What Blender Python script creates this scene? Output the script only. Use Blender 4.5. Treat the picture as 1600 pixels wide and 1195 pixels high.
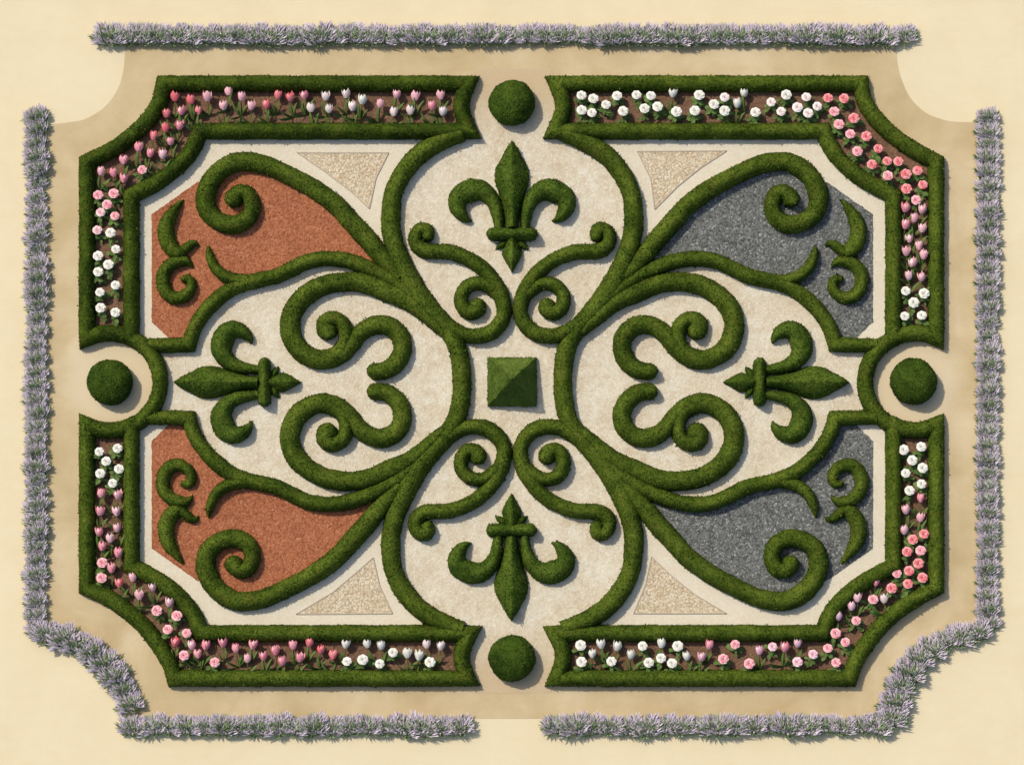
import bpy, math, random
import numpy as np
from mathutils import Vector, geometry

# ---------------------------------------------------------------- camera, sky, sun, exposure
for o in list(bpy.data.objects):
    bpy.data.objects.remove(o, do_unlink=True)
scene = bpy.context.scene
C = scene.collection
rnd = random.Random(11)
rng = np.random.default_rng(5)

TILT = math.radians(3.5)          # the camera hangs high over the garden, a little to the south
DIST = 60.0
cam_d = bpy.data.cameras.new('camera')
cam = bpy.data.objects.new('camera', cam_d)
C.objects.link(cam)
cam_d.sensor_width = 36.0
cam_d.lens = 36.0 * DIST / 16.0
cam_d.clip_start = 0.5
cam_d.clip_end = 600.0
cam.location = (0, -DIST * math.sin(TILT), DIST * math.cos(TILT))
cam.rotation_euler = (TILT, 0, 0)
scene.camera = cam

SUN_EL = math.radians(48)
SUN_AZ = math.radians(-46)         # measured from north, towards west
world = bpy.data.worlds.new('World')
scene.world = world
world.use_nodes = True
wn = world.node_tree
bg = wn.nodes['Background']
sky = wn.nodes.new('ShaderNodeTexSky')
sky.sky_type = 'NISHITA'
sky.sun_disc = False
sky.sun_elevation = SUN_EL
sky.sun_rotation = SUN_AZ
sky.dust_density = 2.0
sky.ozone_density = 0.6
wn.links.new(sky.outputs[0], bg.inputs[0])
bg.inputs[1].default_value = 0.15
sun_d = bpy.data.lights.new('sun', 'SUN')
sun_d.energy = 3.3
sun_d.angle = math.radians(1.2)
sun_d.color = (1.0, 0.95, 0.86)
sun = bpy.data.objects.new('sun', sun_d)
C.objects.link(sun)
to_sun = Vector((math.sin(SUN_AZ) * math.cos(SUN_EL), math.cos(SUN_AZ) * math.cos(SUN_EL), math.sin(SUN_EL)))
sun.rotation_euler = to_sun.to_track_quat('Z', 'Y').to_euler()
sun.location = to_sun * 30
scene.view_settings.view_transform = 'Standard'
scene.view_settings.look = 'None'
scene.view_settings.exposure = -0.10
scene.view_settings.gamma = 1.0
scene.render.engine = 'CYCLES'

# ---------------------------------------------------------------- plan drawing -> ground
CAMP = np.array([0, -DIST * math.sin(TILT), DIST * math.cos(TILT)])
UP = np.array([0, math.cos(TILT), math.sin(TILT)])
FW = np.array([0, math.sin(TILT), -math.cos(TILT)])


def P(x, y, z=0.0):
    """survey drawing (1600 x 1195 grid, about 1 cm a unit) -> world point at height z"""
    u = (x - 800.0) / 100.0
    v = (597.5 - y) / 100.0
    d = FW * DIST + np.array([u, 0, 0]) + UP * v
    t = (z - CAMP[2]) / d[2]
    q = CAMP + d * t
    return (float(q[0]), float(q[1]), float(q[2]))


XM = [(0, 1600), (40, 1560), (122, 1475), (172, 1430), (305, 1295), (616, 985), (722, 879), (800, 801)]


def mx(x):
    for (a, b), (c, d) in zip(XM, XM[1:]):
        if a <= x <= c:
            return b + (d - b) * (x - a) / (c - a)
    return 1601 - x


def my(y):
    return 1191.5 - y


def quad(pts, q):
    """mirror a list of traced points of the upper left quarter into quarter q"""
    out = []
    for p in pts:
        p = list(p)
        if q in ('UR', 'LR'):
            p[0] = mx(p[0])
        if q in ('LL', 'LR'):
            p[1] = my(p[1])
        out.append(tuple(p))
    return out


# ---------------------------------------------------------------- materials
def new_mat(name):
    m = bpy.data.materials.new(name)
    m.use_nodes = True
    nt = m.node_tree
    b = nt.nodes['Principled BSDF']
    b.inputs['Roughness'].default_value = 0.9
    b.inputs['Specular IOR Level'].default_value = 0.15
    return m, nt, b


def coords(nt):
    g = nt.nodes.new('ShaderNodeNewGeometry')
    return g.outputs['Position']


def noise(nt, co, scale, detail=4, rough=0.6, dist=0.0, stretch=None):
    if stretch:
        mp = nt.nodes.new('ShaderNodeMapping')
        mp.inputs['Scale'].default_value = stretch
        nt.links.new(co, mp.inputs[0])
        co = mp.outputs[0]
    n = nt.nodes.new('ShaderNodeTexNoise')
    n.inputs['Scale'].default_value = scale
    n.inputs['Detail'].default_value = detail
    n.inputs['Roughness'].default_value = rough
    n.inputs['Distortion'].default_value = dist
    nt.links.new(co, n.inputs['Vector'])
    return n.outputs['Fac']


def ramp(nt, fac, stops):
    r = nt.nodes.new('ShaderNodeValToRGB')
    e = r.color_ramp.elements
    while len(e) < len(stops):
        e.new(0.5)
    for el, (p, c) in zip(e, stops):
        el.position = p
        el.color = (*c, 1)
    nt.links.new(fac, r.inputs[0])
    return r.outputs[0]


def mix(nt, a, b, fac, mode='MIX'):
    m = nt.nodes.new('ShaderNodeMix')
    m.data_type = 'RGBA'
    m.blend_type = mode
    for s, v in ((m.inputs['A'], a), (m.inputs['B'], b), (m.inputs['Factor'], fac)):
        if isinstance(v, tuple):
            s.default_value = (*v, 1)
        elif isinstance(v, (int, float)):
            s.default_value = v
        else:
            nt.links.new(v, s)
    return m.outputs['Result']


def bump(nt, b, h, strength, dist):
    n = nt.nodes.new('ShaderNodeBump')
    n.inputs['Strength'].default_value = strength
    n.inputs['Distance'].default_value = dist
    nt.links.new(h, n.inputs['Height'])
    nt.links.new(n.outputs[0], b.inputs['Normal'])


def maprange(nt, v, a, b, c=0.0, d=1.0, smooth=False):
    n = nt.nodes.new('ShaderNodeMapRange')
    if smooth:
        n.interpolation_type = 'SMOOTHSTEP'
    nt.links.new(v, n.inputs[0])
    n.inputs[1].default_value = a
    n.inputs[2].default_value = b
    n.inputs[3].default_value = c
    n.inputs[4].default_value = d
    return n.outputs[0]


def math_n(nt, op, a, b=None):
    n = nt.nodes.new('ShaderNodeMath')
    n.operation = op
    for i, v in enumerate((a, b)):
        if v is None:
            continue
        if isinstance(v, (int, float)):
            n.inputs[i].default_value = v
        else:
            nt.links.new(v, n.inputs[i])
    return n.outputs[0]


def mat_sand(name, c0, c1, c2, grain=0.10, pads=None):
    m, nt, b = new_mat(name)
    co = coords(nt)
    big = noise(nt, co, 0.9, 4, 0.6, 0.4)
    col = ramp(nt, big, [(0.3, c0), (0.5, c1), (0.7, c2)])
    st = noise(nt, co, 3.0, 5, 0.7, 0.4, (1.0, 2.2, 1.0))
    col = mix(nt, col, ramp(nt, st, [(0.3, (0.42, 0.42, 0.42)), (0.7, (0.58, 0.58, 0.58))]), 0.22, 'OVERLAY')
    if pads:      # raked, paler sand round the two side balls
        sx = nt.nodes.new('ShaderNodeSeparateXYZ')
        nt.links.new(co, sx.inputs[0])
        dx = math_n(nt, 'SUBTRACT', math_n(nt, 'ABSOLUTE', sx.outputs[0]), 6.28)
        rr = math_n(nt, 'SQRT', math_n(nt, 'ADD', math_n(nt, 'MULTIPLY', dx, dx), math_n(nt, 'MULTIPLY', sx.outputs[1], sx.outputs[1])))
        rr = math_n(nt, 'ADD', rr, math_n(nt, 'MULTIPLY', noise(nt, co, 3.0, 4, 0.7), 0.25))
        col = mix(nt, col, pads, maprange(nt, rr, 0.55, 1.05, 0.85, 0.0, True))
    fine = noise(nt, co, 55, 3, 0.7)
    col = mix(nt, col, ramp(nt, fine, [(0.3, (0.35, 0.35, 0.35)), (0.7, (0.65, 0.65, 0.65))]), grain, 'OVERLAY')
    nt.links.new(col, b.inputs['Base Color'])
    bump(nt, b, fine, 0.25, 0.006)
    return m


def mat_gravel(name, stops, scale, bstr=0.6, spread=0.25, big_amt=0.25, sandy=None):
    m, nt, b = new_mat(name)
    co = coords(nt)
    # chips
    wob = nt.nodes.new('ShaderNodeTexNoise')
    wob.inputs['Scale'].default_value = 14
    nt.links.new(co, wob.inputs['Vector'])
    add = nt.nodes.new('ShaderNodeMix')
    add.data_type = 'RGBA'
    add.blend_type = 'LINEAR_LIGHT'
    add.inputs['Factor'].default_value = 0.03
    nt.links.new(co, add.inputs['A'])
    nt.links.new(wob.outputs['Color'], add.inputs['B'])
    v = nt.nodes.new('ShaderNodeTexVoronoi')
    v.inputs['Scale'].default_value = scale
    v.inputs['Randomness'].default_value = 1.0
    nt.links.new(add.outputs['Result'], v.inputs['Vector'])
    sep = nt.nodes.new('ShaderNodeSeparateColor')
    nt.links.new(v.outputs['Color'], sep.inputs[0])
    chip = ramp(nt, sep.outputs[0], stops)
    big = noise(nt, co, 2.2, 4, 0.6)
    col = mix(nt, chip, ramp(nt, big, [(0.3, (0.40, 0.40, 0.40)), (0.7, (0.60, 0.60, 0.60))]), big_amt, 'OVERLAY')
    med = noise(nt, co, 9.0, 3, 0.6, 0.8)
    col = mix(nt, col, ramp(nt, med, [(0.35, (0.44, 0.44, 0.44)), (0.65, (0.56, 0.56, 0.56))]), min(1.0, big_amt * 1.4), 'OVERLAY')
    edge = maprange(nt, v.outputs['Distance'], 0.35, 0.75, 1.0, 1.0 - spread)
    gap = nt.nodes.new('ShaderNodeCombineColor')
    for i in range(3):
        nt.links.new(edge, gap.inputs[i])
    col = mix(nt, col, gap.outputs[0], 1.0, 'MULTIPLY')
    if sandy:
        sx = nt.nodes.new('ShaderNodeSeparateXYZ')
        nt.links.new(co, sx.inputs[0])
        ay = math_n(nt, 'ADD', math_n(nt, 'ABSOLUTE', sx.outputs[1]), math_n(nt, 'MULTIPLY', noise(nt, co, 3.0, 4, 0.7), 0.25))
        col = mix(nt, col, sandy, maprange(nt, ay, 3.75, 4.95, 0.0, 1.0, True))
    nt.links.new(col, b.inputs['Base Color'])
    h = math_n(nt, 'ADD', math_n(nt, 'MULTIPLY', v.outputs['Distance'], -1.0), math_n(nt, 'MULTIPLY', sep.outputs[1], 0.7))
    bump(nt, b, h, bstr, 0.02)
    return m


def mat_leafy(name, dark, mid, light, brown, rough=0.75, patch=2.6):
    m, nt, b = new_mat(name)
    co = coords(nt)
    n1 = noise(nt, co, patch, 4, 0.65, 0.6)
    n2 = noise(nt, co, 26, 3, 0.7)
    g = nt.nodes.new('ShaderNodeNewGeometry')
    r = g.outputs['Random Per Island']
    f = math_n(nt, 'ADD', math_n(nt, 'MULTIPLY', n1, 0.55), math_n(nt, 'ADD', math_n(nt, 'MULTIPLY', n2, 0.30), math_n(nt, 'MULTIPLY', r, 0.20)))
    col = ramp(nt, f, [(0.38, dark), (0.55, mid), (0.74, light)])
    n3 = noise(nt, co, 4.3, 3, 0.6, 0.5)
    col = mix(nt, col, brown, maprange(nt, n3, 0.56, 0.72, 0.0, 0.5))
    nt.links.new(col, b.inputs['Base Color'])
    b.inputs['Roughness'].default_value = rough
    b.inputs['Specular IOR Level'].default_value = 0.04
    bump(nt, b, n2, 0.8, 0.02)
    return m


def mat_plain(name, c0, c1, scale=30, rough=0.6, rand=0.0, sss=0.0):
    m, nt, b = new_mat(name)
    co = coords(nt)
    n = noise(nt, co, scale, 3, 0.6)
    if rand:
        oi = nt.nodes.new('ShaderNodeObjectInfo')
        g = nt.nodes.new('ShaderNodeNewGeometry')
        n = math_n(nt, 'ADD', math_n(nt, 'MULTIPLY', n, 1 - rand), math_n(nt, 'MULTIPLY', g.outputs['Random Per Island'], rand))
    col = ramp(nt, n, [(0.3, c0), (0.7, c1)])
    nt.links.new(col, b.inputs['Base Color'])
    b.inputs['Roughness'].default_value = rough
    return m


M = {}
M['cream'] = mat_sand('cream_sand', (0.725, 0.60, 0.375), (0.745, 0.622, 0.393), (0.765, 0.642, 0.412), 0.10)
M['tan'] = mat_sand('tan_sand', (0.50, 0.37, 0.19), (0.575, 0.44, 0.245), (0.655, 0.525, 0.325), 0.14, (0.68, 0.555, 0.36))
M['white'] = mat_gravel('pale_gravel', [(0.0, (0.63, 0.535, 0.38)), (0.5, (0.68, 0.585, 0.42)), (0.92, (0.73, 0.635, 0.47)), (1.0, (0.79, 0.705, 0.55))], 48, 0.25, 0.08, 0.75, (0.57, 0.43, 0.255))
M['strip'] = mat_gravel('pale_fine_gravel', [(0.0, (0.68, 0.59, 0.43)), (0.5, (0.71, 0.62, 0.455)), (1.0, (0.75, 0.665, 0.505))], 60, 0.15, 0.04, 0.22)
M['terracotta'] = mat_gravel('terracotta_chips', [(0.0, (0.27, 0.085, 0.036)), (0.4, (0.385, 0.130, 0.056)), (0.92, (0.46, 0.170, 0.078)), (1.0, (0.52, 0.225, 0.12))], 40, 0.34, 0.16)
M['slate'] = mat_gravel('slate_chips', [(0.0, (0.075, 0.075, 0.066)), (0.45, (0.155, 0.155, 0.138)), (0.90, (0.215, 0.216, 0.195)), (1.0, (0.37, 0.37, 0.34))], 40, 0.42, 0.22)
M['cream_chips'] = mat_gravel('cream_chips', [(0.0, (0.56, 0.42, 0.25)), (0.5, (0.68, 0.54, 0.345)), (1.0, (0.79, 0.67, 0.48))], 34, 0.45, 0.30)
M['soil'] = mat_gravel('soil', [(0.0, (0.15, 0.080, 0.044)), (0.5, (0.20, 0.108, 0.062)), (1.0, (0.26, 0.15, 0.09))], 48, 0.4, 0.15, 0.45)
M['edging'] = mat_plain('edging', (0.38, 0.31, 0.22), (0.52, 0.44, 0.33), 40)
M['hedge'] = mat_leafy('box_leaf', (0.016, 0.031, 0.004), (0.056, 0.086, 0.008), (0.125, 0.160, 0.019), (0.086, 0.082, 0.012))
M['topiary'] = mat_leafy('topiary_leaf', (0.016, 0.034, 0.004), (0.050, 0.086, 0.009), (0.115, 0.158, 0.020), (0.066, 0.082, 0.012))
M['pyramid'] = mat_leafy('clipped_leaf', (0.050, 0.082, 0.012), (0.095, 0.142, 0.022), (0.150, 0.205, 0.038), (0.11, 0.145, 0.024))
M['lav'] = mat_plain('lavender_flower', (0.54, 0.45, 0.495), (0.83, 0.725, 0.765), 12, 0.8, 0.5)
M['lavleaf'] = mat_plain('lavender_leaf', (0.16, 0.235, 0.10), (0.34, 0.42, 0.21), 12, 0.8, 0.5)
M['stem'] = mat_plain('stem_green', (0.065, 0.12, 0.022), (0.12, 0.19, 0.045), 20)
M['leaf'] = mat_plain('leaf_green', (0.055, 0.105, 0.020), (0.14, 0.21, 0.05), 20, 0.6, 0.4)
FLOWER = {
    'deep': ((0.82, 0.17, 0.18), (0.92, 0.43, 0.42)),
    'pink': ((0.89, 0.31, 0.35), (0.95, 0.59, 0.59)),
    'light': ((0.91, 0.47, 0.49), (0.95, 0.74, 0.72)),
    'mauve': ((0.86, 0.46, 0.52), (0.94, 0.72, 0.74)),
    'blush': ((0.88, 0.69, 0.63), (0.93, 0.87, 0.81)),
    'white': ((0.80, 0.76, 0.64), (0.90, 0.87, 0.78)),
}
for k, (a, b_) in FLOWER.items():
    m_ = M['f_' + k] = mat_plain('petal_' + k, a, b_, 22, 0.55, 0.55)
    # thin petals let some light through
    nt_ = m_.node_tree
    pb_ = nt_.nodes['Principled BSDF']
    tr_ = nt_.nodes.new('ShaderNodeBsdfTranslucent')
    ms_ = nt_.nodes.new('ShaderNodeMixShader')
    ms_.inputs[0].default_value = 0.12
    nt_.links.new(pb_.inputs['Base Color'].links[0].from_socket, tr_.inputs['Color'])
    nt_.links.new(pb_.outputs[0], ms_.inputs[1])
    nt_.links.new(tr_.outputs[0], ms_.inputs[2])
    nt_.links.new(ms_.outputs[0], nt_.nodes['Material Output'].inputs['Surface'])


# ---------------------------------------------------------------- mesh helpers
class MB:
    def __init__(self):
        self.v = []
        self.f = []

    def add(self, verts, faces):
        n = len(self.v)
        self.v.extend([tuple(p) for p in verts])
        self.f.extend([tuple(i + n for i in f) for f in faces])

    def mesh(self, name, mat, smooth=True):
        me = bpy.data.meshes.new(name)
        me.from_pydata(self.v, [], self.f)
        me.materials.append(mat)
        if smooth:
            me.polygons.foreach_set('use_smooth', [True] * len(me.polygons))
        me.update()
        return me


def link(name, me, parent=None, loc=None, rz=None):
    o = bpy.data.objects.new(name, me)
    C.objects.link(o)
    if parent is not None:
        o.parent = parent
    if loc is not None:
        o.location = loc
    if rz is not None:
        o.rotation_euler = (0, 0, rz)
    return o


def tag(o, label=None, cat=None, group=None, kind=None):
    if label:
        o['label'] = label
    if cat:
        o['category'] = cat
    if group:
        o['group'] = group
    if kind:
        o['kind'] = kind
    return o


def thing(name, label, cat, loc, group=None, rz=0.0):
    o = link(name, None, None, loc, rz)
    o.empty_display_size = 0.1
    return tag(o, label, cat, group)


def dense(path, closed=False, step=3.5):
    """points (x, y, w[, 'C']); smooth spans between corners; -> list (x, y, w, corner)"""
    pts = [(p[0], p[1], p[2], len(p) > 3) for p in path]
    spans = []
    if closed:
        pts = pts + [pts[0]]
    cur = [pts[0]]
    for p in pts[1:]:
        cur.append(p)
        if p[3]:
            spans.append(cur)
            cur = [p]
    if len(cur) > 1:
        spans.append(cur)
    out = []
    for sp in spans:
        a = np.array([[p[0], p[1], p[2]] for p in sp], float)
        n = len(a)
        if n == 2:
            ext = np.vstack([2 * a[0] - a[1], a, 2 * a[1] - a[0]])
        else:
            ext = np.vstack([2 * a[0] - a[1], a, 2 * a[-1] - a[-2]])
        seg = []
        for i in range(1, n):
            p0, p1, p2, p3 = ext[i - 1], ext[i], ext[i + 1], ext[i + 2]
            L = np.hypot(*(p2 - p1)[:2])
            k = max(1, int(round(L / step)))
            for j in range(k):
                t = j / k
                # centripetal flavoured Catmull-Rom
                m1 = (p2 - p0) * 0.5
                m2 = (p3 - p1) * 0.5
                l1 = np.hypot(*(p1 - p0)[:2]) + L
                l2 = np.hypot(*(p3 - p2)[:2]) + L
                m1 = (p2 - p0) * (L / max(l1, 1e-6))
                m2 = (p3 - p1) * (L / max(l2, 1e-6))
                h = (2 * t**3 - 3 * t**2 + 1) * p1 + (t**3 - 2 * t**2 + t) * m1 + (-2 * t**3 + 3 * t**2) * p2 + (t**3 - t**2) * m2
                seg.append(h)
        seg.append(a[-1])
        sc, ec = sp[0][3], sp[-1][3]
        res = []
        for i, q in enumerate(seg):
            d0 = np.hypot(*(q - seg[0])[:2])
            d1 = np.hypot(*(q - seg[-1])[:2])
            first, last = i == 0, i == len(seg) - 1
            if not first and not last:
                if (sc and d0 < q[2] * 0.95) or (ec and d1 < q[2] * 0.95):
                    continue
            res.append((q[0], q[1], max(q[2], 0.3), (first and sc) or (last and ec)))
        if out:
            res = res[1:]
        out.extend(res)
    if closed:
        out = out[:-1]
    return out


def profile(power):
    """half-round hedge section; a lower power gives a ridge along the middle"""
    out = []
    for k in range(13):
        a = math.pi * (1 - k / 12.0)
        c, s = math.cos(a), math.sin(a)
        e = 2.0 / power
        out.append((math.copysign(abs(c) ** e, c), abs(s) ** e))
    return np.array(out)


PROF_ROUND = profile(1.95)
PROF_RIDGE = profile(1.45)


def wob(p, f=1.0):
    x, y, z = p[..., 0] * f, p[..., 1] * f, p[..., 2] * f
    return (np.sin(7.1 * x + 3.3 * y + 5 * z + 0.4) + np.sin(-5.2 * x + 8.7 * y + 1.7 + 3 * z) + 0.8 * np.sin(17.3 * x - 11.9 * y + 0.9 + 9 * z)
            + 0.6 * np.sin(13.7 * x + 23.1 * y + 2.2 - 7 * z) + 0.5 * np.sin(37 * x + 9 * y + 4.1) + 0.5 * np.sin(-12 * x + 41 * y + 0.3)) / 4.4


def leaf_cloud(V, F, dens, size, tilt=0.5, lift=0.004):
    """many leaf-sized rhombs over a quad mesh; returns verts, faces arrays"""
    q = V[F]
    n = np.cross(q[:, 2] - q[:, 0], q[:, 3] - q[:, 1])
    ar = np.linalg.norm(n, axis=1)
    nn = n / np.maximum(ar, 1e-9)[:, None]
    ar = ar * 0.5
    tot = ar.sum()
    N = int(tot * dens)
    idx = rng.choice(len(F), N, p=ar / tot)
    u, v = rng.random((2, N, 1))
    c = q[idx]
    p = (c[:, 0] * (1 - u) + c[:, 1] * u) * (1 - v) + (c[:, 3] * (1 - u) + c[:, 2] * u) * v
    nm = nn[idx]
    r = rng.normal(size=(N, 3))
    t = r - nm * (r * nm).sum(1, keepdims=True)
    t /= np.linalg.norm(t, axis=1, keepdims=True) + 1e-9
    k = rng.random((N, 1)) * tilt
    ax = t * (1 - 0.5 * k) + nm * k
    ax[:, 2] += 0.05
    ax /= np.linalg.norm(ax, axis=1, keepdims=True)
    up = nm + 0.22 * rng.normal(size=(N, 3))
    sd = np.cross(ax, up)
    sd /= np.linalg.norm(sd, axis=1, keepdims=True) + 1e-9
    L = size * (0.7 + 0.7 * rng.random((N, 1)))
    W = L * 0.30
    base = p + nm * (lift - 0.006)
    A = base
    B = base + ax * L * 0.5 + sd * W
    Cc = base + ax * L
    D = base + ax * L * 0.5 - sd * W
    vv = np.stack([A, B, Cc, D], 1).reshape(-1, 3)
    ff = np.arange(4 * N).reshape(N, 4)
    return vv, ff


def np_mesh(name, V, F, mat):
    me = bpy.data.meshes.new(name)
    me.vertices.add(len(V))
    me.vertices.foreach_set('co', V.astype(np.float32).ravel())
    me.loops.add(F.size)
    me.loops.foreach_set('vertex_index', F.astype(np.int32).ravel())
    me.polygons.add(len(F))
    me.polygons.foreach_set('loop_start', np.arange(0, F.size, 4, dtype=np.int32))
    me.polygons.foreach_set('use_smooth', np.ones(len(F), dtype=bool))
    me.update(calc_edges=True)
    me.validate()
    me.materials.append(mat)
    return me


HEDGE_H = 0.25
LEAF_DENS = 2600
LEAF_SIZE = 0.026


def round_cap(d, at_end=True):
    """extend a dense open path by a rounded end"""
    if at_end:
        (x0, y0, _, _), (x1, y1, w, _) = d[-2], d[-1]
    else:
        (x0, y0, _, _), (x1, y1, w, _) = d[1], d[0]
    L = math.hypot(x1 - x0, y1 - y0) or 1
    dx, dy = (x1 - x0) / L, (y1 - y0) / L
    ext = []
    for s in (0.3, 0.55, 0.75, 0.9, 0.985):
        ext.append((x1 + dx * w * s, y1 + dy * w * s, w * math.sqrt(1 - s * s), False))
    return d + ext if at_end else ext[::-1] + d


def hedge_mesh(name, path, closed=False, H=HEDGE_H, caps=(False, False), mat='hedge', fine=1.0, PROF=None):
    PROF = PROF_ROUND if PROF is None else PROF
    d = dense(path, closed)
    if caps[0]:
        d = round_cap(d, False)
    if caps[1]:
        d = round_cap(d, True)
    n = len(d)
    ctr = np.array([P(p[0], p[1], 0.07)[:2] for p in d])
    w = np.array([p[2] for p in d]) * 0.01
    cor = [p[3] for p in d]
    nor = np.zeros((n, 2))
    for i in range(n):
        if closed:
            a, b, c = ctr[i - 1], ctr[i], ctr[(i + 1) % n]
        else:
            a, b, c = ctr[max(i - 1, 0)], ctr[i], ctr[min(i + 1, n - 1)]
        t1, t2 = b - a, c - b
        l1, l2 = np.linalg.norm(t1), np.linalg.norm(t2)
        t1 = t1 / l1 if l1 > 1e-9 else t2 / l2
        t2 = t2 / l2 if l2 > 1e-9 else t1
        n1, n2 = np.array([-t1[1], t1[0]]), np.array([-t2[1], t2[0]])
        m = n1 + n2
        lm = np.linalg.norm(m)
        m = m / lm if lm > 1e-6 else n1
        k = 1.0
        if cor[i]:
            k = min(1.7, 1.0 / max(0.3, float(m @ n1)))
        nor[i] = m * k
    hf = np.minimum(1.0, (w / 0.10)) ** 0.65
    npz = len(PROF)
    V = np.zeros((n, npz, 3))
    V[:, :, 0] = ctr[:, None, 0] + nor[:, None, 0] * w[:, None] * PROF[None, :, 0]
    V[:, :, 1] = ctr[:, None, 1] + nor[:, None, 1] * w[:, None] * PROF[None, :, 0]
    V[:, :, 2] = PROF[None, :, 1] * (H * hf)[:, None]
    wv = wob(V)
    lat = np.abs(PROF[:, 0])[None, :]
    amp = 0.010 * np.minimum(1, w / 0.1)[:, None] * lat
    sgn = np.sign(PROF[:, 0])[None, :]
    V[:, :, 0] += nor[:, None, 0] * amp * sgn * wv
    V[:, :, 1] += nor[:, None, 1] * amp * sgn * wv
    V[:, :, 2] += 0.012 * wob(V, 0.8) * PROF[None, :, 1]
    V[:, 0, 2] = V[:, -1, 2] = -0.01
    F = []
    m = n if closed else n - 1
    for i in range(m):
        j = (i + 1) % n
        for k in range(npz - 1):
            F.append((i * npz + k, i * npz + k + 1, j * npz + k + 1, j * npz + k))
    V = V.reshape(-1, 3)
    F = np.array(F)
    if not closed:
        ends = []
        for e in (0, n - 1):
            for k in range(npz // 2):
                a, b = e * npz + k, e * npz + npz - 1 - k
                if k + 1 < npz // 2 + 1 and k + 1 <= npz - 2 - k:
                    f = (a, e * npz + k + 1, e * npz + npz - 2 - k, b)
                    if len(set(f)) == 4:
                        ends.append(f)
        if ends:
            F = np.vstack([F, np.array(ends)])
    # consistent outward normals
    q = V[F]
    nz = np.cross(q[:, 2] - q[:, 0], q[:, 3] - q[:, 1])
    flip = nz[:, 2].sum() < 0
    if flip:
        F = F[:, ::-1]
    lv, lf = leaf_cloud(V, F, LEAF_DENS * fine, LEAF_SIZE)
    tv, tf = leaf_cloud(V, F, 110, 0.036, 0.9)      # a few longer shoots
    VV = np.vstack([V, lv, tv])
    FF = np.vstack([F, lf + len(V), tf + len(V) + len(lv)])
    return np_mesh(name, VV, FF, M[mat])


def sheet(name, pts, z, mat, parent=None, wobble=0.0, kind='structure'):
    """flat ground sheet from a traced outline"""
    vs = []
    N = len(pts)
    for i, p in enumerate(pts):
        q = pts[(i + 1) % N]
        L = math.hypot(q[0] - p[0], q[1] - p[1])
        k = max(1, int(L / 4)) if wobble else 1
        for j in range(k):
            t = j / k
            x, y = p[0] + (q[0] - p[0]) * t, p[1] + (q[1] - p[1]) * t
            if wobble:
                x += rnd.gauss(0, wobble)
                y += rnd.gauss(0, wobble)
            vs.append(Vector(P(x, y, z)))
    tri = geometry.tessellate_polygon([vs])
    me = bpy.data.meshes.new(name)
    fs = []
    for t in tri:
        a, b, c = [vs[i] for i in t]
        if (b - a).cross(c - a).z < 0:
            t = (t[0], t[2], t[1])
        fs.append(tuple(t))
    me.from_pydata([tuple(v) for v in vs], [], fs)
    me.materials.append(M[mat])
    me.update()
    o = link(name, me, parent)
    if kind:
        o['kind'] = kind
    return o


def line_pts(path, closed=False):
    return [(p[0], p[1]) for p in dense(path, closed, 6)]


# ---------------------------------------------------------------- ground
def ground_plane():
    me = bpy.data.meshes.new('ground')
    S = 150
    me.from_pydata([(-S, -S, 0), (S, -S, 0), (S, S, 0), (-S, S, 0)], [], [(0, 1, 2, 3)])
    me.materials.append(M['cream'])
    return tag(link('ground', me), kind='structure')


ground_plane()

path_outline = (
    [(195, 62), (195, 85)] + line_pts([(195, 85, 1), (193, 108, 1), (187, 132, 1), (176, 153, 1), (158, 172, 1), (131, 187, 1), (104, 192, 1), (74, 195, 1)])
    + [(74, 975)] + line_pts([(74, 975, 1), (90, 976, 1), (122, 988, 1), (152, 1006, 1), (177, 1031, 1), (197, 1060, 1), (208, 1092, 1), (213, 1122, 1)])
    + [(1389, 1122)] + line_pts([(1389, 1122, 1), (1394, 1092, 1), (1404, 1064, 1), (1421, 1037, 1), (1444, 1010, 1), (1474, 990, 1), (1512, 978, 1), (1528, 975, 1)])
    + [(1526, 191)] + line_pts([(1526, 191, 1), (1500, 191, 1), (1476, 188, 1), (1446, 176, 1), (1421, 151, 1), (1405, 113, 1), (1400, 78, 1), (1400, 62, 1)]))
sheet('path', path_outline, 0.004, 'tan')

# ---------------------------------------------------------------- traced lines of the upper left quarter
W = 13.0
FRAME_UL = [(731, 131, W, 'C'), (256, 131, W, 'C'), (250, 158, W), (233, 185, W), (207, 211, W), (178, 232, W), (136, 253, W, 'C'),
            (136, 528, W, 'C'), (152, 522, W), (172, 520, W), (190, 522, W), (205, 527, W, 'C'), (205, 306, W, 'C'), (248, 283, W),
            (272, 265, W), (290, 247, W), (303, 228, W), (313, 205, W, 'C'), (734, 205, W, 'C'), (725, 185, W), (721, 166, W), (724, 148, W)]
FRAME_LL = [(731, 1059, W, 'C'), (273, 1059, W, 'C'), (266, 1038, W), (249, 1009, W), (226, 979, W), (199, 954, W), (168, 933, W), (136, 918, W, 'C'),
            (136, 664, W, 'C'), (152, 670, W), (172, 672, W), (190, 670, W), (205, 664, W, 'C'), (205, 884, W, 'C'), (248, 907, W),
            (272, 925, W), (291, 944, W), (304, 963, W), (314, 989, W, 'C'), (734, 989, W, 'C'), (725, 1006, W), (721, 1024, W), (724, 1042, W)]
ARCH = [(722, 208, 13), (700, 216, 14), (676, 227, 15), (651, 245, 15), (633, 266, 15), (621, 286, 14.5), (614, 305, 14.5), (611, 330, 15), (611, 356, 15),
        (617, 385, 15.5), (628, 415, 17), (640, 441, 19), (655, 464, 18), (676, 488, 16), (697, 511, 15), (711, 533, 14.5), (718, 556, 14.5), (721, 576, 14.5), (722, 597, 14.5)]
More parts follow.
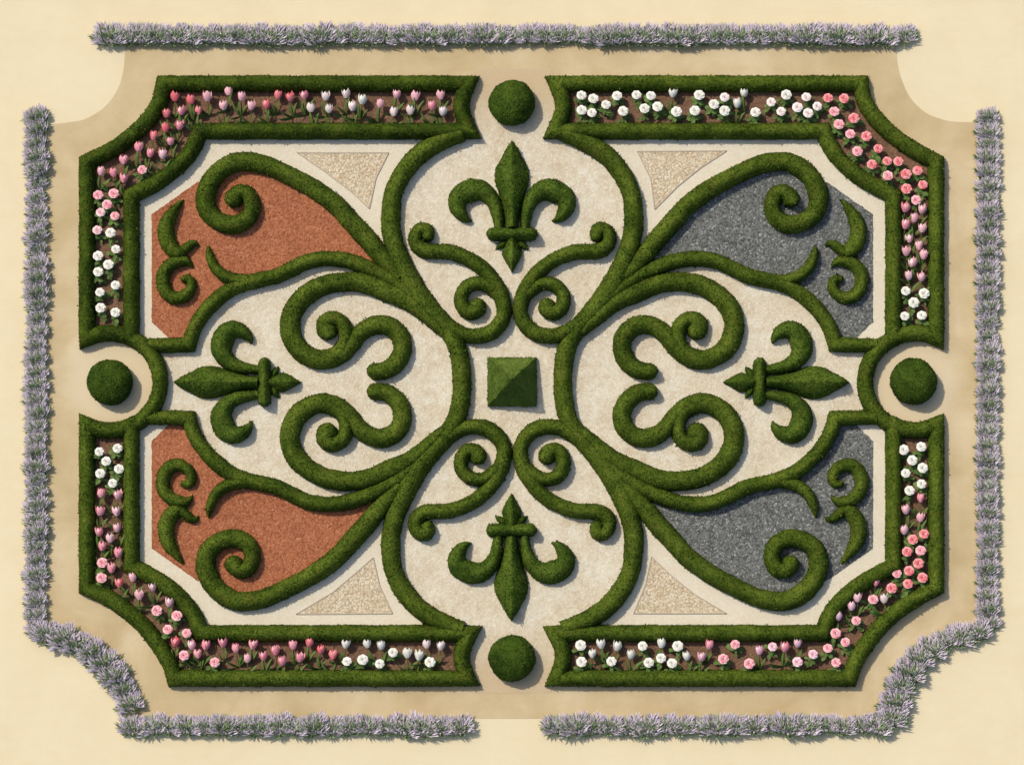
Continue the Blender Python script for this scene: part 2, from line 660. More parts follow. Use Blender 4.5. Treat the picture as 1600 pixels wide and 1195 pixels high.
VOLUTE = [(625, 434, 10), (613, 420, 14), (593, 397, 15), (571, 370, 15.5), (548, 345, 15.5), (526, 321, 15), (498, 300, 15), (480, 289, 14.5), (453, 275, 14.5),
          (423, 261, 14.5), (400, 254, 15), (370, 253, 15), (346, 265, 15.5), (329, 284, 15.5), (321, 308, 15.5), (325, 330, 15), (341, 345, 14.5),
          (366, 351, 14.5), (387, 341, 13.5), (394, 322, 13), (387, 304, 13), (374, 301, 13), (366, 309, 15)]
WAVE = [(232, 539, 10.5), (262, 539, 11.5), (295, 538, 12, 'C'), (301, 518, 11.5), (313, 496, 11.5), (333, 473, 12), (359, 453, 12), (382, 443, 12), (401, 438, 12), (431, 431, 12),
        (454, 420.5, 12), (479, 409, 12), (507, 404, 12), (541, 407, 12), (571, 417, 12.5), (600, 430, 12.5), (622, 443, 13), (645, 462, 12)]
SPUR = [(326, 383, 0.6), (326, 390, 4), (328, 401, 7), (336, 418, 8.5), (352, 432, 9.5), (372, 438, 10), (395, 438, 9)]
SCROLL = [(694, 520, 8), (672, 498, 12), (648, 477, 14.5), (629, 465, 16), (609, 457, 16.5), (573, 443, 15.5), (543, 440, 15), (509, 445, 15.5), (481, 459, 15.5), (461, 480, 16), (453, 504, 16), (456, 526, 16),
          (467, 545, 16), (484, 557, 15.5), (502, 562, 15.5), (521, 558, 15.5), (535, 547, 14), (541, 531, 12.5), (540, 515, 12), (533, 503, 12), (520, 499, 13.5), (509, 506, 15), (511, 514, 17)]
CROOK = [(515, 562, 13), (532, 554, 14), (547, 540, 14), (561, 522, 14), (577, 511, 14.5), (596, 507, 15), (614, 513, 15), (626, 527, 15), (629, 545, 14.5), (622, 563, 14.5),
         (608, 576, 14), (595, 580, 13.5), (587, 580, 13.5)]
LOOP = [(682, 494, 12), (696, 506, 13), (714, 518, 12.5), (738, 525, 12), (763, 521, 12.5), (781, 506, 12), (788, 487, 12), (785, 467, 12.5), (776, 447, 12.5), (760, 425, 12), (742, 410, 11.5),
        (722, 400, 11.5), (704, 394, 12), (684, 393, 12), (664, 391, 12.5), (651, 381, 12), (650, 368, 11.5), (657, 359, 11.5), (667, 360, 12), (668, 367, 11)]
CURL = [(783, 466, 9), (772, 454, 11), (757, 444, 11), (742, 443, 11), (729, 449, 11), (721, 462, 11), (722, 477, 11.5), (731, 487, 12), (742, 486, 13), (746, 480, 14)]
ORN_LEAF = [(287, 311, 0.5), (281, 317, 4), (272, 329, 8), (264, 342, 11), (259, 358, 12.5), (261, 375, 13), (270, 390, 12.5), (281, 398, 9)]
ORN_HOOK = [(272, 398, 8), (281, 395, 9), (290, 388, 8), (300, 381, 6.5), (307, 381, 4), (311, 384, 0.6)]
ORN_CURL = [(301, 419, 0.6), (297, 413, 4), (290, 408, 8), (280, 408, 9.5), (268, 412, 10), (257, 424, 10.5), (254, 439, 11), (259, 455, 11), (272, 465, 10.5), (287, 463, 9.5), (297, 453, 8.5),
            (299, 442, 8), (293, 435, 7), (288, 436, 6)]

# pale gravel floor of the whole ornament, its lighter corner strips and the coloured panels
inner = ([(742, 108), (728, 133), (262, 133), (262, 160), (244, 192), (214, 222), (180, 244), (136, 262), (136, 525), (205, 525), (250, 560), (250, 634), (205, 668), (136, 668),
          (136, 926), (170, 942), (205, 968), (232, 993), (254, 1022), (280, 1056), (728, 1058), (742, 1082), (860, 1082), (872, 1058), (1320, 1058), (1345, 1022), (1367, 993),
          (1393, 968), (1428, 942), (1461, 926), (1461, 668), (1395, 668), (1352, 634), (1352, 560), (1395, 525), (1461, 525), (1461, 262), (1418, 244), (1384, 222),
          (1355, 192), (1337, 160), (1337, 133), (872, 133), (860, 108)])
sheet('gravel_floor', inner, 0.008, 'white')
VOL_OUT = VOLUTE[1:15]
for q in ('UL', 'UR', 'LL', 'LR'):
    fr = FRAME_UL if q[0] == 'U' else FRAME_LL
    fq = fr if q[1] == 'L' else [(mx(p[0]),) + tuple(p[1:]) for p in fr]
    # soil
    sheet('soil_bed', line_pts(fq, True), 0.022, 'soil')
    # light strip: frame inner line, arch, wave
    edge = [(205, 527), (205, 306)] + line_pts([(205, 306, 1), (248, 283, 1), (272, 265, 1), (290, 247, 1), (303, 228, 1), (313, 205, 1)]) + [(722, 205)]
    poly = edge + line_pts(ARCH[1:12]) + line_pts(WAVE)[::-1]
    sheet('gravel_strip', quad(poly, q), 0.012, 'strip')
    pan = [(237, 335), (309, 284), (318, 290)] + line_pts(VOLUTE[1:14])[::-1][2:] + line_pts(WAVE[1:-1])[::-1] + [(262, 527), (237, 503)]
    pan_q = quad(pan, q)
    sheet('gravel_panel', pan_q, 0.018, 'terracotta' if q[1] == 'L' else 'slate', wobble=0.35)
TRI = {'UL': [(465, 239), (607, 239), (587, 279), (577, 326), (548, 299), (510, 270)],
       'UR': [(996, 237), (1135, 236), (1095, 262), (1060, 290), (1023, 327), (1017, 280)],
       'LL': [(463, 959), (520, 925), (552, 898), (583, 871), (593, 915), (613, 958)],
       'LR': [(990, 958), (1008, 915), (1018, 870), (1050, 900), (1085, 928), (1135, 958)]}
for q, t in TRI.items():
    o = sheet('gravel_triangle', t, 0.018, 'cream_chips', wobble=0.3)
    mb = MB()
    for a, b in zip(t, t[1:] + t[:1]):
        pa, pb = Vector(P(*a, 0.016)), Vector(P(*b, 0.016))
        dv = (pb - pa).normalized()
        sd = Vector((-dv.y, dv.x, 0)) * 0.008
        h = Vector((0, 0, 0.008))
        mb.add([pa - sd, pa + sd, pb + sd, pb - sd, pa - sd + h, pa + sd + h, pb + sd + h, pb - sd + h],
               [(4, 5, 6, 7), (0, 1, 5, 4), (1, 2, 6, 5), (2, 3, 7, 6), (3, 0, 4, 7)])
    link('edging', mb.mesh('edging', M['edging'], False), o)

# ---------------------------------------------------------------- hedges
QN = {'UL': 'upper left', 'UR': 'upper right', 'LL': 'lower left', 'LR': 'lower right'}
GR = {'UL': 'terracotta', 'LL': 'terracotta', 'UR': 'slate grey', 'LR': 'slate grey'}
BEDTXT = {'UL': 'pink tulips fading to white roses', 'UR': 'white roses along the top and coral roses at the corner',
          'LL': 'pink tulips and white tulips along the bottom', 'LR': 'white roses at the bottom left and pink roses at the corner'}
for q in ('UL', 'UR', 'LL', 'LR'):
    fr = FRAME_UL if q[0] == 'U' else FRAME_LL
    fq = fr if q[1] == 'L' else [(mx(p[0]),) + tuple(p[1:]) for p in fr]
    tag(link('box_hedge', hedge_mesh('box_hedge', fq, True)),
        'low box hedge with sharp corners framing the %s flower bed' % QN[q], 'hedge', 'box hedges framing the flower beds')
    c = quad([(520, 420)], q)[0]
    t = thing('scroll_hedge', 'green scrollwork hedge curling round the %s %s gravel panel' % (QN[q], GR[q]), 'hedge', P(*c), 'scrollwork hedges')
    for nm, pth, caps, H in (('arch', ARCH, (False, False), 0.252), ('volute', VOLUTE, (False, True), 0.246), ('wave', WAVE, (False, False), 0.235), ('spur', SPUR, (False, False), 0.225),
                             ('scroll', SCROLL, (False, True), 0.243), ('crook', CROOK, (False, True), 0.238), ('loop', LOOP, (False, True), 0.24), ('curl', CURL, (False, True), 0.232)):
        o = link(nm, hedge_mesh(nm, quad(pth, q), False, H, caps), t)
        o.matrix_parent_inverse = t.matrix_world.inverted()
        o.location = tuple(-v for v in t.location)
    # small ornament
    c = quad([(270, 398)], q)[0]
    t = thing('hedge_ornament', 'small leaf and curl hedge figure standing on the %s %s gravel panel' % (QN[q], GR[q]), 'topiary', P(*c), 'small hedge ornaments on the coloured gravel')
    for nm, pth, caps, H in (('leaf_blade', ORN_LEAF, (False, False), 0.2), ('hook', ORN_HOOK, (False, False), 0.19), ('curl', ORN_CURL, (False, True), 0.195)):
        o = link(nm, hedge_mesh(nm, quad(pth, q), False, H, caps), t)
        o.location = tuple(-v for v in t.location)
for side, cx, s in (('left', 172, 1), ('right', 1430, -1)):
    arc = []
    for k in range(15):
        a = math.radians(-66 + 132 * k / 14)
        arc.append((cx + s * 78 * math.cos(a), 597 + 76 * math.sin(a), 12.5))
    tag(link('curved_hedge', hedge_mesh('curved_hedge', arc)), 'curved hedge half round the clipped ball on the %s edge' % side, 'hedge', 'curved hedges round the side balls')


# ---------------------------------------------------------------- fleur-de-lis
def fleur(cx, cy, rot, su, sv, label):
    """rot 0: tip towards the top of the drawing"""
    def tr(pts):
        out = []
        for (u, v, w) in pts:      # u along the tip, v to the right
            u, v = u * su, v * sv
            if rot == 0:
                x, y = cx + v, cy - u
            elif rot == 180:
                x, y = cx + v, cy + u
            elif rot == 90:        # tip to the left
                x, y = cx - u, cy + v
            else:
                x, y = cx + u, cy + v
            out.append((x, y, w * (su + sv) / 2))
        return out
    t = thing('fleur_topiary', label, 'topiary', P(cx, cy), 'fleur-de-lis topiaries')
    petal = [(10, 0, 10), (27, 0, 12), (46, 0, 16), (64, 0, 21), (78, 0, 26), (91, 0, 27.5), (104, 0, 25), (119, 0, 17), (136, 0, 7.5), (146, 0, 0.6)]
    side = [(8, -20, 7), (28, -22, 9), (47, -27, 11), (61, -37, 13.5), (69, -52, 17), (67, -68, 18), (58, -82, 16.5), (44, -85, 14), (31, -79, 10), (23, -70, 5), (21, -63, 0.8)]
    band = [(0, -29, 10.5), (0, 0, 10.5), (0, 29, 10.5)]
    tail = [(-6, 0, 9), (-19, 0, 13), (-30, 0, 16), (-39, 0, 12), (-50, 0, 6), (-59, 0, 0.6)]
    leafl = [(-10, -6, 5), (-15, -14, 6), (-19, -20, 4.5), (-23, -25, 0.8)]
    parts = [('petal', petal, (False, False), 0.30), ('petal', side, (False, False), 0.235), ('petal', [(u, -v, w) for u, v, w in side], (False, False), 0.235),
             ('band', band, (True, True), 0.285), ('tail', tail, (False, False), 0.24), ('leaflet', leafl, (False, False), 0.18),
             ('leaflet', [(u, -v, w) for u, v, w in leafl], (False, False), 0.18)]
    for nm, pth, caps, H in parts:
        o = link(nm, hedge_mesh(nm, tr(pth), False, H, caps, 'topiary', 1.0, PROF_RIDGE if (nm == 'tail' or pth is petal) else None), t)
        o.location = tuple(-v for v in t.location)


fleur(800, 366, 0, 1.0, 1.0, 'fleur-de-lis topiary at the top of the garden, its tip pointing up to a ball')
fleur(799, 828, 180, 0.965, 1.0, 'fleur-de-lis topiary at the bottom of the garden, its tip pointing down')
fleur(413, 597, 90, 0.97, 0.96, 'fleur-de-lis topiary between the terracotta panels, its tip pointing left')
fleur(1187, 597, 270, 0.96, 0.96, 'fleur-de-lis topiary between the slate grey panels, its tip pointing right')


# ---------------------------------------------------------------- balls and pyramid
def ball(cx, cy, r, label):
    zc = 0.12
    c = P(cx, cy, zc)
    nl, ns = 40, 26
    V = np.zeros((ns, nl, 3))
    for i in range(ns):
        th = math.pi * (0.004 + 0.996 * i / (ns - 1)) * 0.70
        for j in range(nl):
            ph = 2 * math.pi * j / nl
            V[i, j] = (r * math.sin(th) * math.cos(ph), r * math.sin(th) * math.sin(ph), zc + r * math.cos(th) * 0.84)
    V += (V - np.array([0, 0, zc])) * (0.055 * wob(V + np.array([c[0], c[1], 0]), 1.1))[..., None]
    V[..., 2] = np.maximum(V[..., 2], -0.01)
    F = []
    for i in range(ns - 1):
        for j in range(nl):
            k = (j + 1) % nl
            F.append((i * nl + j, (i + 1) * nl + j, (i + 1) * nl + k, i * nl + k))
    V = V.reshape(-1, 3)
    F = np.array(F)
    lv, lf = leaf_cloud(V, F, 3200, 0.026, 0.55)
    me = np_mesh('ball_shrub', np.vstack([V, lv]), np.vstack([F, lf + len(V)]), M['topiary'])
    tag(link('ball_shrub', me, None, (c[0], c[1], 0)), label, 'topiary', 'clipped ball shrubs')


ball(800, 161, 0.355, 'clipped round ball shrub above the top fleur-de-lis')
ball(800, 1028, 0.355, 'clipped round ball shrub below the bottom fleur-de-lis')
ball(172, 597, 0.355, 'clipped round ball shrub by the left lavender row')
ball(1427, 596, 0.36, 'clipped round ball shrub by the right lavender row')


def pyramid():
    c = P(800, 597, 0.0)
    hw, hb, ht = 0.375, 0.08, 0.78
    N = 16
    V, F = [], []

    def grid(a, b, c_, d):
        n0 = len(V)
        for i in range(N + 1):
            for j in range(N + 1):
                u, v = i / N, j / N
                p = (np.array(a) * (1 - u) + np.array(b) * u) * (1 - v) + (np.array(d) * (1 - u) + np.array(c_) * u) * v
                V.append(p)
        for i in range(N):
            for j in range(N):
                F.append((n0 + i * (N + 1) + j, n0 + (i + 1) * (N + 1) + j, n0 + (i + 1) * (N + 1) + j + 1, n0 + i * (N + 1) + j + 1))
    cs = [(-hw, -hw), (hw, -hw), (hw, hw), (-hw, hw)]
    for i in range(4):
        a, b = cs[i], cs[(i + 1) % 4]
        grid((*a, -0.01), (*b, -0.01), (*b, hb), (*a, hb))
        e = 0.004
        grid((*a, hb), (*b, hb), (b[0] * e, b[1] * e, ht), (a[0] * e, a[1] * e, ht))
    Va, Fa = np.array(V), np.array(F)
    Va += 0.004 * rng.normal(size=Va.shape)
    lv, lf = leaf_cloud(Va, Fa, 3000, 0.026, 0.45, 0.003)
    me = np_mesh('pyramid_shrub', np.vstack([Va, lv]), np.vstack([Fa, lf + len(Va)]), M['pyramid'])
    tag(link('pyramid_shrub', me, None, c), 'square shrub clipped to a sharp pyramid at the centre of the garden', 'topiary')


pyramid()


# ---------------------------------------------------------------- lavender
def spindle(mb, p, d, L, r, n=4):
    """a thin pointed spike"""
    d = d.normalized()
    a = d.orthogonal().normalized()
    b = d.cross(a)
    vs = [p]
    for s, k in ((0.35, 1.0), (0.75, 0.8)):
        for i in range(n):
            t = 2 * math.pi * i / n
            vs.append(p + d * L * s + (a * math.cos(t) + b * math.sin(t)) * r * k)
    vs.append(p + d * L)
    fs = []
    for i in range(n):
        j = (i + 1) % n
        fs += [(0, 1 + j, 1 + i), (1 + i, 1 + j, 1 + n + j, 1 + n + i), (1 + n + i, 1 + n + j, 2 * n + 1)]
    mb.add(vs, fs)


def lavender_meshes(seed):
    r = random.Random(seed)
    fo, sp = MB(), MB()
    # mound of grey green leaves, thickest at the foot
    for k in range(260):
        a = r.uniform(0, 2 * math.pi)
        q = math.sqrt(r.random())
        p = Vector((0.17 * q * math.cos(a), -0.055 + 0.10 * q * math.sin(a), 0.01 + 0.13 * (1 - q)))
        d = Vector((math.cos(a) * (0.2 + 0.7 * q) + r.gauss(0, 0.2), math.sin(a) * (0.2 + 0.5 * q) + 0.45, r.uniform(0.5, 1.2)))
        spindle(fo, p, d, r.uniform(0.08, 0.16), r.uniform(0.007, 0.011), 3)
    for k in range(250):
        x = r.uniform(-1, 1)
        y = r.uniform(-1, 1)
        p = Vector((0.15 * x, -0.04 + 0.10 * y, 0.06 + 0.06 * r.random()))
        d = Vector((x * 0.65 + r.gauss(0, 0.11), y * 0.45 + 0.62 + r.gauss(0, 0.11), r.uniform(0.4, 0.9)))
        spindle(sp, p, d, r.uniform(0.08, 0.14), r.uniform(0.0065, 0.0105), 4)
    for k in range(14):
        tx = r.choice((-0.07, 0.06)) + r.gauss(0, 0.03)
        p = Vector((tx, -0.05 + r.gauss(0, 0.03), 0.10 + 0.05 * r.random()))
        d = Vector((tx * 2.0 + r.gauss(0, 0.25), 0.5 + r.gauss(0, 0.2), r.uniform(0.5, 1.0)))
        spindle(fo, p, d, r.uniform(0.08, 0.13), r.uniform(0.006, 0.010), 3)
    return fo.mesh('foliage', M['lavleaf'], False), sp.mesh('flower_spikes', M['lav'], False)


LAV = [lavender_meshes(s) for s in range(6)]
ORD = ['first', 'second', 'third', 'fourth', 'fifth', 'sixth', 'seventh', 'eighth', 'ninth', 'tenth', 'eleventh', 'twelfth', 'thirteenth', 'fourteenth', 'fifteenth',
       'sixteenth', 'seventeenth', 'eighteenth', 'nineteenth', 'twentieth']
TENS = {20: 'twenty', 30: 'thirty', 40: 'forty'}


def ordinal(k):
    """k from 1"""
    if k <= 20:
        return ORD[k - 1]
    t, u = k // 10 * 10, k % 10
    if u == 0:
        return {30: 'thirtieth', 40: 'fortieth', 50: 'fiftieth'}[k]
    return TENS[t] + '-' + ORD[u - 1]


def lavender_row(path, spacing, lean, lab, group, z0=0.0, size=1.0):
    d = dense(path, False, 1.0)
    acc, last, k, total = 0.0, None, 0, 0.0
    pts = []
    for p in d:
        if last is not None:
            acc += math.hypot(p[0] - last[0], p[1] - last[1])
        if last is None or acc >= spacing:
            pts.append((p[0], p[1]))
            acc = 0.0
        last = p
    for i, (x, y) in enumerate(pts):
        k = i + 1
        n = len(pts)
        where = ('%s lavender bush from %s' % (ordinal(k), lab[0])) if k <= (n + 1) // 2 else ('%s lavender bush from %s' % (ordinal(n - k + 1), lab[1]))
        c = P(x + rnd.gauss(0, 0.8), y + rnd.gauss(0, 0.8), 0.08)
        t = thing('lavender_bush', where, 'lavender', (c[0], c[1], z0), group, math.radians(lean + rnd.uniform(-14, 14)))
        s = rnd.uniform(0.90, 1.12) * size
        t.scale = (s, s, s * rnd.uniform(0.7, 0.88))
        fo, sp = LAV[rnd.randrange(len(LAV))]
        link('foliage', fo, t)
        link('flower_spikes', sp, t)


lavender_row([(171, 53, 1), (1432, 53, 1)], 25, 0, ('the left end of the top row', 'the right end of the top row'), 'lavender bushes in the top row', 0.0, 1.12)
lavender_row([(56, 180, 1), (55, 978, 1)], 21, 28, ('the top end of the left row', 'the bottom end of the left row'), 'lavender bushes in the left row', 0.0, 0.9)
lavender_row([(1543, 180, 1), (1543, 986, 1)], 21, 12, ('the top end of the right row', 'the bottom end of the right row'), 'lavender bushes in the right row', 0.0, 0.9)
lavender_row([(72, 985, 1), (120, 1001, 1), (148, 1019, 1), (171, 1042, 1), (190, 1069, 1), (200, 1096, 1), (203, 1122, 1)], 25, 10,
             ('the outer end of the lower left corner curve', 'the inner end of the lower left corner curve'), 'lavender bushes in the lower left curve', 0.0, 1.12)
lavender_row([(1526, 984, 1), (1476, 998, 1), (1446, 1016, 1), (1423, 1043, 1), (1406, 1070, 1), (1396, 1096, 1), (1393, 1124, 1)], 25, 0,
             ('the outer end of the lower right corner curve', 'the inner end of the lower right corner curve'), 'lavender bushes in the lower right curve', 0.0, 1.12)
lavender_row([(208, 1131, 1), (738, 1131, 1)], 28, 0, ('the left end of the bottom left row', 'the gap end of the bottom left row'), 'lavender bushes in the bottom left row', 0.0, 1.12)
lavender_row([(868, 1131, 1), (1390, 1130, 1)], 28, 0, ('the gap end of the bottom right row', 'the right end of the bottom right row'), 'lavender bushes in the bottom right row', 0.0, 1.12)


# ---------------------------------------------------------------- flowers
def petal_patch(mb, axis_len, half_w, rad, ang, open_, tipw=0.25, cup=1.0):
    """one cupped petal standing round the z axis"""
    nu, nv = 5, 4
    vs, fs = [], []
    ca, sa = math.cos(ang), math.sin(ang)
    for i in range(nu + 1):
        t = i / nu
        r = rad * (math.sin(math.pi * min(1, (0.12 + 0.60 * t))) ** 0.8) + open_ * t * t
        w = half_w * (math.sin(math.pi * (0.15 + 0.80 * t)) ** 0.75)
        z = axis_len * t
        for j in range(nv + 1):
            s = (j / nv - 0.5) * 2
            a = s * w / max(r, 0.02)
            rr = r * (1 - 0.04 * (1 - abs(s)))
            zz = z - axis_len * 0.16 * t * abs(s) ** 1.5
            x, y = rr * math.cos(a), rr * math.sin(a)
            vs.append((x * ca - y * sa, x * sa + y * ca, zz))
    for i in range(nu):
        for j in range(nv):
            a = i * (nv + 1) + j
            fs.append((a, a + 1, a + nv + 2, a + nv + 1))
    mb.add(vs, fs)


def tulip_bloom(seed, open_):
    r = random.Random(seed)
    mb = MB()
    for k in range(3):
        petal_patch(mb, 0.125, 0.052, 0.050, 2 * math.pi * k / 3 + 0.5, open_ * 0.5)
    for k in range(3):
        petal_patch(mb, 0.135 + r.uniform(-.01, .01), 0.055, 0.060, 2 * math.pi * (k + 0.5) / 3 + 0.5 + r.uniform(-.1, .1), open_)
    return mb


def rose_bloom(seed):
    r = random.Random(seed)
    mb = MB()
    # layered rounded petals, opening outwards
    for n, rad, h, lean in ((3, 0.016, 0.070, 0.2), (4, 0.032, 0.066, 0.5), (5, 0.047, 0.056, 0.8), (7, 0.060, 0.040, 1.05)):
        off = r.uniform(0, 6)
        for k in range(n):
            a0 = off + 2 * math.pi * k / n + r.uniform(-0.12, 0.12)
            vs, fs = [], []
            hw = math.pi / n * 1.30
            for i in range(5):
                t = i / 4
                for j in range(6):
                    s = j / 5 * 2 - 1
                    a = a0 + s * hw * (0.6 + 0.4 * math.sin(math.pi * (0.2 + 0.6 * t)))
                    curl = 0.016 * (t ** 3) * (1 - 0.3 * s * s) * (0.5 + lean)
                    rr = rad * (0.45 + 0.55 * math.sin(math.pi * 0.5 * t)) + curl + 0.004 * s * r.uniform(0.5, 1)
                    z = h * math.sin(math.pi * (0.08 + (0.42 + 0.16 * lean * 0.5) * t)) * (1 - 0.20 * s * s * t) + r.uniform(-.002, .002)
                    vs.append((rr * math.cos(a), rr * math.sin(a), z))
            for i in range(4):
                for j in range(5):
                    b = i * 6 + j
                    fs.append((b, b + 1, b + 7, b + 6))
            mb.add(vs, fs)
    return mb


def strap_leaf(mb, base, az, L, w, rise, bend):
    vs, fs = [], []
    n = 6
    dx, dy = math.cos(az), math.sin(az)
    for i in range(n + 1):
        t = i / n
        el = rise - bend * t
        if i == 0:
            p = Vector(base)
        else:
            p = p + Vector((dx * math.cos(el), dy * math.cos(el), math.sin(el))) * (L / n)
        ww = w * (math.sin(math.pi * (0.10 + 0.88 * t)) ** 0.8)
        sd = Vector((-dy, dx, 0)) * ww
        vs += [p - sd + Vector((0, 0, 0.3 * ww)), p, p + sd + Vector((0, 0, 0.3 * ww))]
    for i in range(n):
        a = i * 3
        fs += [(a, a + 1, a + 4, a + 3), (a + 1, a + 2, a + 5, a + 4)]
    mb.add(vs, fs)


def tube(mb, pts, r, n=6):
    vs, fs = [], []
    for i, p in enumerate(pts):
        q = pts[min(i + 1, len(pts) - 1)] - pts[max(i - 1, 0)]
        q.normalize()
        a = q.orthogonal().normalized()
        b = q.cross(a)
        for k in range(n):
            t = 2 * math.pi * k / n
            vs.append(p + (a * math.cos(t) + b * math.sin(t)) * r)
    for i in range(len(pts) - 1):
        for k in range(n):
            fs.append((i * n + k, i * n + (k + 1) % n, (i + 1) * n + (k + 1) % n, (i + 1) * n + k))
    mb.add(vs, fs)


TUL_LEN = 0.27
TULIP = {}
ROSE = {}
for col in FLOWER:
    TULIP[col] = [tulip_bloom(s, (-0.008, 0.0, 0.010)[s]).mesh('bloom', M['f_' + col]) for s in range(3)]
    ROSE[col] = [rose_bloom(s + 10).mesh('bloom', M['f_' + col]) for s in range(3)]
mb = MB()
tube(mb, [Vector((0, 0, -0.01)), Vector((0.004, 0, 0.10)), Vector((0, 0.004, 0.19)), Vector((0, 0, TUL_LEN + 0.006))], 0.0085)
STEM_T = mb.mesh('stem', M['stem'])
mb = MB()
tube(mb, [Vector((0, 0, -0.01)), Vector((0.004, 0.003, 0.07)), Vector((0, 0, 0.165))], 0.008)
STEM_R = mb.mesh('stem', M['stem'])
LEAF_T = []
for s in range(4):
    mb = MB()
    strap_leaf(mb, (0, 0, 0), 0.0, 0.23 + 0.03 * (s % 3), 0.023 + 0.004 * (s % 2), 1.30 - 0.1 * s, 0.35 + 0.2 * (s % 3))
    LEAF_T.append(mb.mesh('leaf', M['leaf']))
LEAF_R = []
for s in range(4):
    mb = MB()
    r = random.Random(40 + s)
    for k in range(11):
        a = r.uniform(0, 2 * math.pi)
        L = r.uniform(0.045, 0.075)
        strap_leaf(mb, (r.uniform(-.02, .02), r.uniform(-.02, .02), r.uniform(0.03, 0.12)), a, L, L * 0.33, r.uniform(0.1, 0.8), 0.9)
        if r.random() < 0.7:
            p0 = Vector((0.05 * math.cos(a), 0.05 * math.sin(a), r.uniform(0.05, 0.10)))
            strap_leaf(mb, p0, a + r.uniform(-1, 1), L, L * 0.33, r.uniform(0.0, 0.6), 0.8)
    LEAF_R.append(mb.mesh('foliage', M['leaf']))

# traced blooms: tile origin, then (x, y) in quarter pixels, kind (t tulip, r rose), colour
FL = []


def tile(bed, ox, oy, items):
    for it in items.split():
        x, y, kd = it.split(',')
        col = {'d': 'deep', 'p': 'pink', 'l': 'light', 'm': 'mauve', 'b': 'blush', 'w': 'white'}[kd[1]]
        FL.append((bed, ox + int(x) / 3.983, oy + int(y) / 3.983, kd[0], col))


tile('UL', 0, 0, '1088,607,td 1188,628,td 1290,607,tl 1422,572,tl 1503,605,tl 1390,663,tl 1563,662,tl 1035,710,td 1128,695,tp 1235,692,td 1117,785,tp 1030,800,td 955,850,td 1060,882,tp '
     '862,922,tp 935,957,tp 1012,965,tl 770,1000,tp 880,1053,rp 627,1070,tl 706,1078,tp 770,1115,tp')
tile('UL', 400, 0, '67,655,td 137,593,td 212,610,td 300,597,tp 342,676,tb 434,603,tb 455,680,tb 560,588,tb 601,668,tb 661,627,tw 772,648,tl 875,590,tl 858,700,tb 962,690,tb 992,605,tl '
     '1095,663,tp 1150,597,tl 1163,697,tb')
tile('UL', 0, 300, '610,15,rp 708,5,rp 663,75,rp 623,123,rl 713,145,rp 607,233,rl 685,250,rw 713,350,rw 615,393,rw 678,447,rw 610,492,rw 713,575,rw 625,620,rw 628,717,rw 717,745,rw')
tile('UR', 800, 0, '434,590,rw 503,610,rw 580,647,rw 432,682,rw 500,698,rw 660,592,rw 690,688,rw 777,588,rw 863,592,rw 822,672,rw 910,660,rw 1002,583,tw 1027,692,rw 1142,685,rw 1167,588,rw '
     '1250,645,rw 1327,602,rb 1318,687,rw 1445,582,tw 1402,648,tw 1515,695,rw')
tile('UR', 1200, 0, '25,632,rb 110,587,rw 87,690,rb 187,665,rb 240,600,rb 252,700,rb 302,658,rb 371,606,rd 418,690,rp 478,610,rd 442,770,rp 540,733,rd 517,830,rp 612,845,rd 551,938,rp '
     '678,920,rd 643,1020,rd 737,998,rd 818,1000,rd 747,1090,rp 856,1080,rd 935,1057,rd 960,1145,rd 862,1172,rd')
tile('UR', 1200, 300, '920,47,rp 855,103,tp 960,112,tl 910,165,tl 857,208,tp 960,230,tl 880,292,tl 940,338,tl 860,373,tl 970,395,tl 900,447,tl 877,522,tl 955,533,tl 855,612,rw 967,628,rw '
     '903,685,rw 857,767,rw 965,762,rw')
tile('LL', 0, 600, '612,415,rw 725,395,rw 665,475,rw 733,522,rw 620,552,rw 697,612,rw 627,682,tp 733,693,tl 622,795,tp 725,797,tl 617,922,tp 728,898,tl 685,962,tl 636,1013,tp 735,1055,tp '
     '628,1105,rp 693,1150,tp 627,1200,rp 825,1205,tl')
tile('LL', 0, 895, '742,68,td 950,88,tl 867,143,tl 972,230,rp 1053,187,tl 1103,262,rp 1050,345,rp 1158,370,rp 1090,435,td 1193,453,tl 1280,453,tp 1140,508,rp 1231,507,tp 1333,552,rp 1387,437,tp '
     '1467,470,tp 1540,533,tl 1573,450,tp')
tile('LL', 400, 895, '45,520,tp 120,487,tp 163,553,tp 230,452,tp 274,530,tp 332,434,td 403,478,td 480,513,td 559,444,tw 573,543,rw 660,535,rw 692,442,tw 779,452,tw 773,560,rw 847,490,rw 942,505,tw '
     '1015,520,tw 1062,445,tb 1083,550,rw 1150,457,tb')
tile('LR', 1200, 600, '848,405,rw 958,385,rw 898,470,rw 862,550,rw 960,518,rw 957,617,rw 876,657,rw 952,712,tp 858,785,tl 950,833,tl 848,912,tl 967,928,rd 903,962,rd 864,1038,rd 957,1030,rp 932,1112,rd '
     '880,1157,rd 807,1172,rp 960,1200,rd')
tile('LR', 1200, 895, '865,62,rd 770,90,rd 672,57,tp 650,158,rp 724,163,tb 558,157,tl 520,210,tm 437,272,tm 553,292,rp 415,370,rp 482,425,rp 378,462,rp 423,552,rp 275,500,rm 185,437,tm 185,548,rm '
     '105,467,tp 27,455,rm')
tile('LR', 800, 895, '428,445,rw 555,447,tw 500,505,tw 434,548,rw 655,460,tw 617,545,rw 740,510,tw 818,450,rw 845,552,rw 930,443,tw 925,525,rw 1032,450,rw 1000,555,rw 1087,520,tw 1180,527,tm 1228,450,tp '
     '1310,530,rp 1392,440,rp 1473,560,rp 1540,485,tm')

